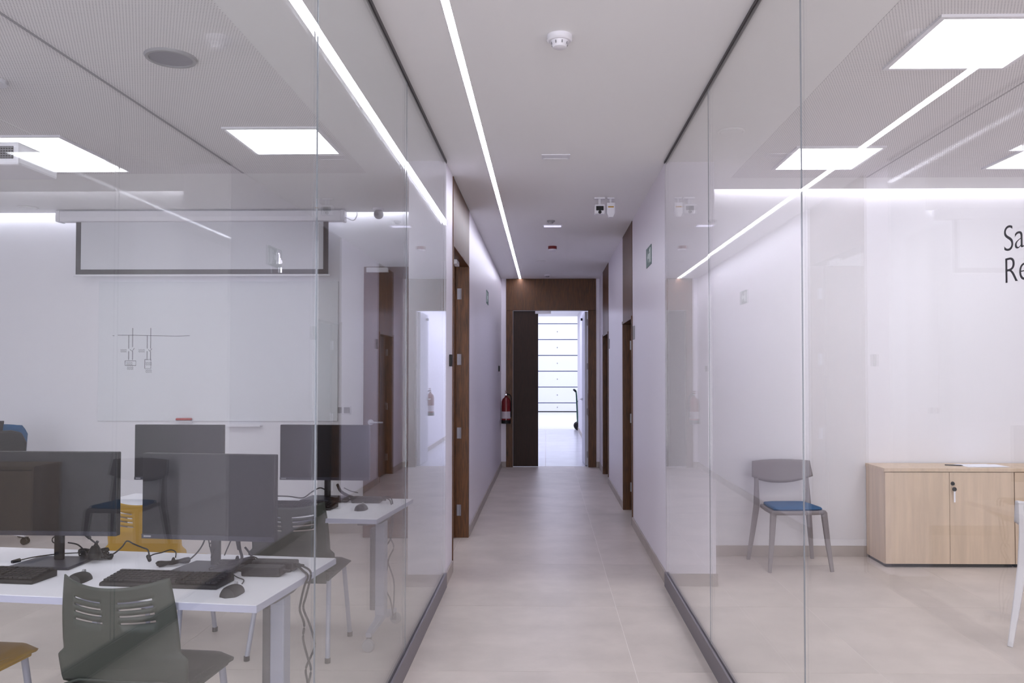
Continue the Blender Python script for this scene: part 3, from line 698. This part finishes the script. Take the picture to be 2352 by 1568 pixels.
# ------------------------------------------------------------------ shell chairs
def make_shell_chair(label, m):
    t = thing('shell_chair', label, 'chair', (0, 0, 0))
    vs = [0, 0.08, 0.16, 0.24, 0.28, 0.30, 0.32, 0.34, 0.36, 0.38, 0.46, 0.56]
    slots = [0.655, 0.725, 0.79, 0.855]
    for s_ in slots: vs += [s_ - 0.011, s_ + 0.011]
    vs += [0.90, 0.94, 0.97, 1.0]
    us = [-1 + 2 * i / 40 for i in range(41)]
    mb = MB()
    for v in vs:
        q_ = min(1, max(0, (0.37 - v) / 0.08)); hw = 0.200 + 0.012 * math.sin(PI * v) - 0.013 * v ** 2 + 0.024 * q_ * q_ * (3 - 2 * q_)
        for u in us:
            y = -0.185 - 0.012 * math.sin(v * 1.2) - 0.075 * v + 0.055 * u * u * (0.35 + 0.65 * v)
            zz = 0.445 + 0.354 * v + 0.028 * u * u * v ** 5 + 0.014 * u * u * max(0, 1 - ((v - 0.75) / 0.25) ** 2)
            if v < 0.001: zz += 0.012 * abs(u)
            mb.v.append((hw * u, y, zz))
    n = len(us)
    for i in range(len(vs) - 1):
        isslot = any(abs((vs[i] + vs[i + 1]) / 2 - s_) < 0.002 for s_ in slots)
        for j in range(n - 1):
            uc = abs((us[j] + us[j + 1]) / 2)
            if isslot and 0.14 < uc < 0.70: continue
            a = i * n + j
            mb.f.append((a, a + 1, a + n + 1, a + n))
    obj('backrest', mb, m, parent=t, solid=0.0045, smooth=True)
    mb = MB(); ts = [i / 16 for i in range(17)]
    for tt in ts:
        y = -0.195 + 0.395 * tt
        hw = 0.222 - 0.06 * max(0, (tt - 0.84) / 0.16) ** 3 - 0.02 * max(0, (0.12 - tt) / 0.12) ** 2
        for u in us:
            zz = 0.462 - 0.012 * math.sin(PI * tt) - 0.022 * max(0, (tt - 0.75) / 0.25) ** 2 + 0.01 * max(0, (0.15 - tt) / 0.15) ** 2 - 0.018 * max(0, abs(u) - 0.75) / 0.25
            mb.v.append((hw * u, y, zz))
    for i in range(len(ts) - 1):
        for j in range(n - 1):
            a = i * n + j; mb.f.append((a, a + 1, a + n + 1, a + n))
    obj('seat', mb, m, parent=t, solid=0.008, smooth=True)
    obj('seat_skirt', MB().bar([(-0.195, -0.18, 0.428), (-0.195, 0.15, 0.428)], [0.014, 0.014], [0.045, 0.03], (1, 0, 0)).bar([(0.195, -0.18, 0.428), (0.195, 0.15, 0.428)], [0.014, 0.014], [0.045, 0.03], (1, 0, 0))
        .bar([(-0.19, -0.19, 0.425), (0.19, -0.19, 0.425)], [0.012, 0.012], [0.06, 0.06], (0, 1, 0)), m, parent=t)
    for sx in (-1, 1):
        obj('leg', MB().tube([(sx * 0.185, 0.13, 0.43), (sx * 0.205, 0.19, 0.012)], 0.0125, 12), 'legm', parent=t, smooth=True)
        obj('leg', MB().tube([(sx * 0.185, -0.13, 0.43), (sx * 0.215, -0.235, 0.012)], 0.0125, 12), 'legm', parent=t, smooth=True)
        for y in (0.19, -0.235):
            obj('foot_cap', MB().lathe([(0, 0), (0.015, 0), (0.015, 0.025), (0, 0.025)], (sx * (0.205 if y > 0 else 0.215), y, 0), 'z', 12), 'black', parent=t)
    obj('seat_frame', MB().tube([(-0.185, 0.13, 0.425), (0.185, 0.13, 0.425)], 0.01).tube([(-0.185, -0.13, 0.425), (0.185, -0.13, 0.425)], 0.01)
        .tube([(-0.185, -0.13, 0.425), (-0.185, 0.13, 0.425)], 0.01).tube([(0.185, -0.13, 0.425), (0.185, 0.13, 0.425)], 0.01), 'legm', parent=t)
    return t
g1 = make_shell_chair('green slotted plastic chair tucked under the front table', 'green')
g1.location = (-1.398, 2.88, 0); g1.rotation_euler[2] = R(-6)
g2 = dup(g1, (-1.33, 4.43, 0), R(-3), 'green slotted plastic chair at the back table, behind the front monitors')
y1_ = make_shell_chair('mustard yellow slotted chair at the back table, seen between two monitors', 'yellow')
y1_.location = (-2.14, 4.51, 0); y1_.rotation_euler[2] = R(-5)
y2_ = dup(y1_, (-2.19, 2.96, 0), R(-6), 'mustard yellow chair at bottom left corner, only its seat corner visible')
for o_ in (g1, g2, y1_, y2_): o_['group'] = 'slotted plastic chairs at the computer tables'

# ------------------------------------------------------------------ monitors
def make_monitor(label):
    t = thing('monitor', label, 'monitor', (0, 0, 0), 0, 'black widescreen monitors on the computer tables')
    # origin on the tabletop below the panel; screen faces -y
    b = obj('housing', MB().box(-0.272, 0.272, 0.0, 0.028, 0.118, 0.448), 'black', parent=t, bevel=0.004)
    obj('housing_rear', MB().prism([(-0.15, 0.16), (0.15, 0.16), (0.12, 0.36), (-0.12, 0.36)], 0.028, 0.055, 'y'), 'black', parent=t, bevel=0.006)
    obj('screen', MB().box(-0.268, 0.268, -0.0015, 0.0, 0.138, 0.444), 'screen', parent=t)
    bz = obj('lower_bezel', MB().box(-0.271, 0.271, -0.003, 0.0, 0.119, 0.1365), 'bezel', parent=t)
    obj('badge', MB().box(-0.262, -0.232, -0.0035, -0.003, 0.125, 0.131), 'greypl', parent=bz)
    obj('stand_neck', MB().box(-0.018, 0.018, 0.055, 0.072, 0.01, 0.30), 'black', parent=t, bevel=0.003)
    obj('stand_base', MB().prism([(-0.125, -0.07), (0.125, -0.07), (0.115, 0.12), (-0.115, 0.12)], 0.0, 0.012), 'bezel', parent=t, bevel=0.004)
    return t
m1 = make_monitor('large monitor cut by the left photo edge, front table')
m1.location = (-1.955, 3.16, 0.74); m1.rotation_euler[2] = R(-2)
dup(m1, (-1.295, 3.08, 0.74), R(-7), 'front table monitor before the green chair, right of the yellow chair')
dup(m1, (-2.195, 4.80, 0.74), R(-2), 'back table monitor partly behind a front monitor, below the red eraser')
dup(m1, (-1.32, 4.80, 0.74), R(-3), 'back table monitor crossed by the glass joint, nearest the open door')

# keyboards and mice
def make_keyboard(label):
    t = thing('keyboard', label, 'keyboard', (0, 0, 0), 0, 'black keyboards on the front table')
    obj('case', MB().prism([(-0.065, 0.0), (0.065, 0.0), (0.065, 0.024), (0.055, 0.026), (-0.060, 0.013), (-0.065, 0.008)], -0.222, 0.222, 'x'), 'black', parent=t, bevel=0.003)
    k = MB()
    for r in range(6):
        y = -0.045 + r * 0.0185; zz = 0.016 + (y + 0.05) * 0.115
        n = 0
        x = -0.212
        while x < 0.205:
            if not (0.065 < x < 0.078 or 0.138 < x < 0.148):
                wd = 0.016 if not (r == 0 and -0.14 < x < -0.04) else 0.10
                k.box(x, x + wd, y - 0.0075, y + 0.0075, zz, zz + 0.006)
                x += wd + 0.003
            else: x += 0.004
    ko = obj('keys', k, 'key', parent=t); ko['kind'] = 'stuff'
    return t
kb = make_keyboard('black keyboard cut by the left photo edge on the front table')
kb.location = (-2.055, 2.965, 0.74); kb.rotation_euler[2] = R(-6)
dup(kb, (-1.365, 2.905, 0.74), R(-6), 'black keyboard behind the green chair back, before the middle monitor')
def make_mouse(label):
    t = thing('computer_mouse', label, 'mouse', (0, 0, 0))
    rings = []
    for i in range(9):
        a = i / 8; y = -0.052 + 0.104 * a
        w_ = 0.030 * (1 - (2 * a - 1) ** 4) ** 0.5 + 0.002; h = 0.003 + 0.034 * (1 - (2 * a - 1) ** 4) ** 0.5 * (1.0 - 0.25 * a)
        rings.append([(w_ * math.cos(b), y, max(0, h * math.sin(b))) for b in [PI * q / 10 for q in range(11)]])
    obj('shell', MB().loft(rings), 'black', parent=t, smooth=True)
    obj('scroll_wheel', MB().lathe([(0, -0.004), (0.008, -0.004), (0.008, 0.004), (0, 0.004)], (0, 0.028, 0.029), 'x', 12), 'greypl', parent=t)
    return t
ms = make_mouse('black mouse on the front table left of the green chair top')
ms.location = (-1.70, 2.93, 0.74)
dup(ms, (-1.075, 2.765, 0.74), R(-5), 'black mouse at the near right corner of the front table')
dup(ms, (P(828, 1163, 4.45).x, 4.47, 0.74), R(-5), 'black mouse on the back table')
kb3 = dup(kb, (-1.40, 4.52, 0.74), R(-5), 'black keyboard on the back table under its right monitor'); kb3['group'] = 'black keyboards on the back table'

# power bricks
def brick(loc, rz, label, l=0.15, w_=0.065, h=0.034):
    t = thing('power_adapter', label, 'power adapter', loc, rz)
    obj('case', MB().box(-l / 2, l / 2, -w_ / 2, w_ / 2, 0, h), 'black', parent=t, bevel=0.006)
    obj('strain_relief', MB().tube([(l / 2, 0, h / 2), (l / 2 + 0.03, 0, h / 2)], [0.008, 0.005], 10).tube([(-l / 2, 0, h / 2), (-l / 2 - 0.03, 0, h / 2)], [0.008, 0.005], 10), 'black', parent=t)
brick((-1.060, 3.03, 0.74), R(-4), 'black power adapter at right end of front table, nearer one')
brick((-1.045, 3.115, 0.74), R(-5), 'black power adapter at right end of front table, behind another adapter', 0.17, 0.06, 0.036)
brick((P(845, 1143, 4.75).x, 4.72, 0.74), R(-4), 'black power adapter at right end of back table', 0.17, 0.06, 0.034)

# cables
def cable(pts, label, r=0.0028, mt='black', plugs=()):
    t = thing('cable', label, 'cable', pts[0])
    o0 = Vector(pts[0])
    obj('cord', MB().tube(smoothpts([Vector(p) - o0 for p in pts], 6), r, 7), mt, parent=t, smooth=True)
    for p, q in plugs:
        obj('plug', MB().tube([Vector(p) - o0, Vector(q) - o0], [0.009, 0.007], 8), 'black', parent=t)
    return t
TZ = 0.745
def Pz(x, y, z=TZ):        # point at height z
    Y = (CAMZ - z) * F / (y - VY); return P(x, y, Y)
def Pl(x, y, Y): return P(x, y, Y)
cable([Pz(25, 1292), Pz(70, 1281, 0.76), Pz(130, 1273, 0.762), Pz(190, 1270, 0.76)], 'thin black USB cable lying over the left stand base', 0.0022, plugs=[(Pz(40, 1288), Pz(22, 1292))])
cable([Pl(152, 1247, 3.25), Pl(175, 1252, 3.25), Pl(192, 1268, 3.25), Pl(198, 1278, 3.22)], 'black cable arching from behind the left stand neck', 0.003)
cable([Pl(140, 1248, 3.26), Pl(120, 1248, 3.26), Pl(115, 1240, 3.26), Pl(122, 1233, 3.26), Pl(140, 1232, 3.26)], 'small loop of black cable left of the stand neck', 0.0025)
cable([Pl(194, 1225, 3.2), Pl(203, 1238, 3.2), Pl(218, 1250, 3.18), Pl(226, 1262, 3.18), Pl(234, 1280, 3.15)], 'black video cable hanging from the left monitor back', 0.0035, plugs=[(Pl(192, 1226, 3.2), Pl(203, 1237, 3.2))])
cable([Pl(238, 1283, 3.08), Pl(262, 1270, 3.12), Pl(278, 1256, 3.16), Pl(289, 1243, 3.2), Pl(305, 1250, 3.2), Pl(325, 1258, 3.2), Pl(338, 1264, 3.18), Pl(341, 1282, 3.13)], 'black wavy cable crossing the yellow seat between two monitors', 0.003, plugs=[(Pl(339, 1278, 3.13), Pl(342, 1287, 3.1))])
cable([Pl(342, 1278, 3.12), Pl(352, 1273, 3.13), Pl(370, 1269, 3.15), Pl(390, 1263, 3.16), Pl(402, 1268, 3.15), Pl(402, 1280, 3.12)], 'short black cable arch beside the folded bundle', 0.0025)
cable([Pl(470, 1237, 3.15), Pl(462, 1255, 3.15), Pl(448, 1273, 3.13), Pl(430, 1287, 3.08), Pl(410, 1292, 3.05)], 'black cable curving down from the middle monitor', 0.003)
cable([Pl(500, 1245, 3.14), Pl(485, 1246, 3.14), Pl(480, 1253, 3.14), Pl(488, 1261, 3.14), Pl(505, 1261, 3.14)], 'small loop of black cable by the middle monitor neck', 0.0025)
cable([Pl(502, 1244, 3.15), Pl(490, 1265, 3.13), Pl(484, 1280, 3.1)], 'straight black cable left of the middle monitor neck', 0.0025)
cable([Pl(478, 1240, 3.15), Pl(482, 1258, 3.14), Pl(486, 1275, 3.1)], 'black cable dropping behind the middle stand base', 0.0025)
cable([Pl(530, 1240, 3.1), Pl(522, 1258, 3.1), Pl(515, 1275, 3.08)], 'thin black cable right of the middle monitor neck', 0.0025)
cable([Pl(562, 1256, 3.08), Pl(572, 1268, 3.08), Pl(580, 1280, 3.08)], 'short black cable ending at the power adapters', 0.004)
cable([Pz(533, 1317), Pz(545, 1325), Pz(560, 1331), Pz(556, 1340)], 'short mouse cord end at the near right mouse', 0.002)
cable([Pl(548, 1243, 3.1), Pl(551, 1262, 3.1), Pl(555, 1282, 3.06), Pl(540, 1300, 3.0), Pl(500, 1303, 3.0), Pl(480, 1307, 2.98)], 'thick black cable from middle monitor onto its stand base', 0.0055, plugs=[(Pl(546, 1242, 3.1), Pl(549, 1262, 3.1))])
# hanging cords over the table edge
TB1 = [Pz(650, 1292, 0.755), Pz(675, 1290, 0.76), Pz(698, 1300, 0.752), Pl(714, 1312, 3.02), Pl(712, 1335, 3.02), Pl(703, 1370, 3.0), Pl(698, 1395, 3.0), Pl(712, 1430, 3.0), Pl(724, 1470, 3.0), Pl(722, 1490, 3.0), Pl(705, 1530, 3.0), Pl(708, 1560, 3.0), Pl(712, 1590, 3.0)]
TB2 = [Pz(650, 1298, 0.755), Pz(680, 1298, 0.76), Pz(697, 1310, 0.745), Pl(708, 1322, 3.0), Pl(700, 1345, 3.0), Pl(692, 1380, 2.98), Pl(690, 1400, 2.98), Pl(700, 1430, 2.98), Pl(698, 1465, 2.98), Pl(708, 1505, 2.98), Pl(716, 1535, 2.98), Pl(708, 1575, 2.98)]
cable(TB1, 'black power cord hanging over front table edge, outer of two', 0.0042)
cable(TB2, 'black power cord hanging over front table edge, inner of two', 0.0042)
cable([Pl(880, 1140, 4.7), Pl(900, 1146, 4.68), Pl(903, 1200, 4.62), Pl(898, 1235, 4.62), Pl(885, 1260, 4.62), Pl(892, 1290, 4.62), Pl(905, 1330, 4.62), Pl(906, 1370, 4.62), Pl(903, 1415, 4.62)], 'dark cord hanging off the back table, outer of two', 0.0042)
cable([Pl(880, 1143, 4.7), Pl(897, 1150, 4.66), Pl(900, 1190, 4.6), Pl(896, 1228, 4.6), Pl(905, 1255, 4.6), Pl(893, 1285, 4.6), Pl(887, 1345, 4.6), Pl(898, 1375, 4.6), Pl(904, 1410, 4.6)], 'dark cord hanging off the back table, inner of two', 0.0042)
cable([Pl(637, 1139, 4.9), Pl(665, 1140, 4.85), Pl(695, 1143, 4.8), Pl(715, 1130, 4.85), Pl(735, 1120, 4.88), Pl(752, 1128, 4.88)], 'black cable arching behind the back table chair', 0.004)
cable([Pl(775, 1113, 4.85), Pl(783, 1128, 4.8), Pl(800, 1138, 4.76), Pl(812, 1142, 4.74)], 'thick black cable from back right monitor to adapter', 0.009)
cable([Pl(790, 1120, 4.86), Pl(805, 1127, 4.84), Pl(822, 1131, 4.8)], 'thin black cable behind the back right monitor stand', 0.003)
# bundles
def bundle(p, label, n, l, w_, up=0.02, rz=0, seed=1):
    rnd = random.Random(seed)
    t = thing('cable_bundle', label, 'cable', p, rz)
    m_ = MB()
    for k in range(n):
        q = []
        hh = 0.005 + up * k / n; ww = w_ * rnd.uniform(0.4, 1); ll = l * rnd.uniform(0.75, 1.0)
        for j in range(17):
            a = 2 * PI * j / 16
            q.append((ll * math.cos(a) + rnd.uniform(-1, 1) * 0.003, ww * math.sin(a), hh + 0.004 * math.sin(3 * a)))
        m_.tube(q, 0.003, 6)
    obj('coil', m_, 'black', parent=t, smooth=True)
    obj('tie', MB().tube([(0.0, -w_ * 1.05, 0.01), (0.0, 0, 0.012 + up), (0.0, w_ * 1.05, 0.01)], 0.006, 8), 'black', parent=t)
    return t
def setp(x, y, z=0.742):
    p = Pz(x, y, z); return (p.x, p.y, z)
bundle(setp(212, 1283), 'tangle of black cables behind the left mouse', 7, 0.06, 0.028, 0.035, 0.2, 1)
bundle(setp(237, 1284), 'small black cable coil beside the left tangle', 4, 0.032, 0.016, 0.012, 0.1, 2)
bundle(setp(397, 1297), 'folded black cable bundle left of the middle stand base', 6, 0.065, 0.014, 0.012, R(38), 3)
bundle(setp(545, 1298, 0.755), 'black cable tangle over middle stand base and adapters', 7, 0.075, 0.03, 0.02, R(30), 4)
o = thing('power_plug', 'upright black plug on the left cable tangle', 'plug', setp(214, 1284, 0.755))
obj('body', MB().lathe([(0, 0.0), (0.022, 0.0), (0.026, 0.02), (0.018, 0.04), (0.011, 0.052), (0, 0.054)], k=16), 'black', parent=o, smooth=True)
obj('cord_stub', MB().tube([(0, 0, 0.05), (0.012, 0, 0.07)], 0.006, 8), 'black', parent=o)
bundle(setp(778, 1152), 'black cable tangle on back table at monitor stand', 6, 0.06, 0.03, 0.02, 0, 5)

# ------------------------------------------------------------------ office chair far left
o = thing('office_chair', 'blue and white swivel chair by the whiteboard wall at the left photo edge', 'chair', (-4.86, 7.0, 0), R(42))
mb = MB()
for i in range(13):
    v = i / 12
    for j in range(13):
        u = -1 + j / 6
        hw = 0.235 - 0.05 * max(0, v - 0.85) / 0.15 * (1 if abs(u) > 0.9 else 0.6) - 0.02 * (1 - v)
        mb.v.append((hw * u, -0.24 - 0.06 * v + 0.05 * u * u, 0.55 + 0.51 * v - 0.02 * u * u * v ** 6))
for i in range(12):
    for j in range(12): a = i * 13 + j; mb.f.append((a, a + 1, a + 14, a + 13))
obj('backrest', mb, 'blue', parent=o, solid=0.03, smooth=True)
obj('seat', MB().prism([(-0.23, -0.2), (0.23, -0.2), (0.25, 0.0), (0.24, 0.2), (0.18, 0.25), (-0.18, 0.25), (-0.24, 0.2), (-0.25, 0.0)], 0.44, 0.51), 'blue', parent=o, bevel=0.02)
obj('back_support', MB().bar([(0, -0.05, 0.42), (0, -0.22, 0.44), (0, -0.30, 0.56), (0, -0.32, 0.7)], [0.06, 0.06, 0.05, 0.04], [0.02] * 4), 'whitepl', parent=o)
obj('gas_lift', MB().tube([(0, 0, 0.1), (0, 0, 0.25)], 0.028, 14).tube([(0, 0, 0.25), (0, 0, 0.44)], 0.016, 14), 'steel', parent=o)
for k in range(5):
    a = k * 2 * PI / 5 + 0.55
    c, s_ = math.cos(a), math.sin(a)
    obj('base_leg', MB().bar([(0.02 * c, 0.02 * s_, 0.12), (0.16 * c, 0.16 * s_, 0.105), (0.31 * c, 0.31 * s_, 0.075)], [0.06, 0.05, 0.03], [0.035, 0.03, 0.02], (-s_, c, 0)), 'whitepl', parent=o)
    cs = MB(); M4 = Matrix.Translation((0.31 * c, 0.31 * s_, 0.03)) @ Matrix.Rotation(a, 4, 'Z')
    for d_ in (-0.016, 0.016):
        ring = []
        for h in (d_ - 0.009, d_ + 0.009):
            ring.append([M4 @ Vector((0.029 * math.cos(2 * PI * q / 16), h, 0.029 * math.sin(2 * PI * q / 16))) for q in range(16)])
        cs.loft(ring)
    cs.obox(M4 @ Matrix.Translation((0, 0, 0.022)), 0.03, 0.05, 0.02)
    obj('caster', cs, 'black', parent=o)
o = thing('bag', 'black bag slung over the blue office chair back', 'bag', (-4.86, 7.0, 0.5), R(42))
obj('bag_body', MB().prism([(-0.19, 0.05), (0.19, 0.05), (0.21, 0.4), (0.17, 0.49), (0.10, 0.51), (-0.10, 0.51), (-0.17, 0.49), (-0.21, 0.4)], -0.09, -0.01, 'y'), 'black', parent=o, loc=(0, -0.315, 0), bevel=0.02)
obj('strap', MB().bar(smoothpts([(0.02, -0.345, 0.46), (0.03, -0.34, 0.56), (0.04, -0.30, 0.585), (0.04, -0.245, 0.50)], 4), [0.03] * 13, [0.005] * 13, (1, 0, 0)), 'black', parent=o)

# ------------------------------------------------------------------ meeting room
def make_meeting_chair(label, m, pad=True):
    t = thing('meeting_chair', label, 'chair', (0, 0, 0))
    # faces local -y
    # seat plate
    seat = [(-0.215, -0.215), (-0.16, -0.24), (0.0, -0.247), (0.16, -0.24), (0.215, -0.215), (0.205, 0.0), (0.185, 0.19), (0.10, 0.215), (-0.10, 0.215), (-0.185, 0.19), (-0.205, 0.0)]
    obj('seat', MB().prism(seat, 0.425, 0.455), m, parent=t, bevel=0.01)
    if pad:
        obj('seat_pad', MB().loft([[(x * q, y * q - 0.0, z) for x, y in seat] for q, z in ((0.86, 0.456), (0.88, 0.466), (0.84, 0.476), (0.6, 0.481))]), 'blue', parent=t, smooth=True, label='blue fabric seat pad')
    for sx in (-1, 1):
        obj('leg', MB().bar([(sx * 0.195, -0.205, 0.44), (sx * 0.215, -0.225, 0.22), (sx * 0.24, -0.25, 0.0)], [0.044, 0.036, 0.026], [0.036, 0.03, 0.022], (1, 0, 0)), m, parent=t)
        obj('leg', MB().bar([(sx * 0.262, 0.26, 0.0), (sx * 0.235, 0.225, 0.22), (sx * 0.21, 0.195, 0.44), (sx * 0.205, 0.21, 0.62), (sx * 0.205, 0.245, 0.79)], [0.026, 0.036, 0.044, 0.032, 0.024], [0.024, 0.03, 0.036, 0.026, 0.018], (1, 0, 0)), m, parent=t)
    mb = MB(); n = 25
    for k, v in enumerate([i / 8 for i in range(9)]):
        for j in range(n):
            u = -1 + 2 * j / (n - 1)
            zb = 0.612 + 0.062 * abs(u) ** 2.2 ; ztp = 0.798 - 0.004 * u * u
            zz = zb + (ztp - zb) * v
            hw = 0.245 - 0.012 * v
            x = hw * u
            mb.v.append((x, 0.285 - 0.085 * u * u + 0.035 * (v - 0.5), zz))
    for i in range(8):
        for j in range(n - 1): a = i * n + j; mb.f.append((a, a + 1, a + n + 1, a + n))
    obj('backrest', mb, m, parent=t, solid=0.014, smooth=True)
    return t
mc = make_meeting_chair('taupe plastic chair with blue seat pad against the meeting room wall', 'taupe')
mc.location = (1.905, 6.33, 0); mc.rotation_euler[2] = R(4); mc.scale = (1.0, 0.85, 1)
wc = make_meeting_chair('white plastic chair partly cut by the right photo edge', 'whitech', pad=False)
wc.location = (2.915, 4.52, 0); wc.rotation_euler[2] = R(140)

XC = 2.62; YF = 6.28; YB_ = YRB - 0.015
def cabinet(x0, wl, label):
    t = thing('low_cabinet', label, 'cabinet', (x0, YF, 0), 0, 'light oak low cabinets')
    D = YB_ - YF; H = 0.735
    obj('body', MB().box(0.0, 0.018, 0.019, D, 0.025, H).box(wl - 0.018, wl, 0.019, D, 0.025, H).box(0.018, wl - 0.018, 0.019, D, 0.025, 0.043).box(0.018, wl - 0.018, D - 0.01, D, 0.043, H), 'oak', parent=t)
    obj('plinth', MB().box(0.01, wl - 0.01, 0.025, D - 0.01, 0.0, 0.025), 'black', parent=t)
    hw = wl / 2
    d1 = obj('door', MB().box(0.002, hw - 0.0015, 0, 0.018, 0.028, H - 0.004), 'oak', parent=t, bevel=0.001)
    d2 = obj('door', MB().box(hw + 0.0015, wl - 0.002, 0, 0.018, 0.028, H - 0.004), 'oak', parent=t, bevel=0.001)
    lk = obj('lock', MB().lathe([(0, -0.012), (0.012, -0.012), (0.016, 0), (0, 0)], (hw + 0.024, 0, 0.645), 'y', 18), 'black', parent=d2)
    obj('key', MB().lathe([(0, -0.03), (0.016, -0.03), (0.016, -0.022), (0, -0.022)], (hw + 0.025, 0, 0.605), 'y', 16).box(hw + 0.022, hw + 0.027, -0.026, -0.002, 0.64, 0.65), 'black', parent=d2)
    obj('key_tag', MB().box(hw + 0.020, hw + 0.032, -0.027, -0.023, 0.505, 0.59), 'paper', parent=d2, bevel=0.001)
    return t
cabinet(XC, 0.99, 'light oak low cabinet whose lock holds a white-tagged key')
cabinet(XC + 0.993, 0.99, 'light oak low cabinet unit cut by the right photo edge')
tag(obj('cabinet_top', MB().box(XC - 0.006, XC + 2.0, YF - 0.004, YB_, 0.7355, 0.7625), 'oak', bevel=0.001), 'continuous light oak top lying over the low cabinets', 'worktop')
o = thing('paper_stack', 'white paper sheets on the oak cabinet top', 'paper', (3.44, 6.46, 0.763), R(4))
obj('sheet', MB().box(-0.15, 0.12, -0.10, 0.10, 0, 0.0015), 'paper', parent=o)
obj('sheet', MB().box(-0.10, 0.17, -0.12, 0.06, 0.0017, 0.003), 'paper', parent=o)
o = thing('pen', 'dark pen lying left of the papers on the cabinet', 'pen', (3.23, 6.45, 0.7675), R(-20))
obj('barrel', MB().tube([(-0.06, 0, 0), (0.055, 0, 0)], 0.0045, 10), 'bezel', parent=o)
obj('tip', MB().tube([(0.055, 0, 0), (0.07, 0, 0)], [0.004, 0.001], 10), 'black', parent=o)
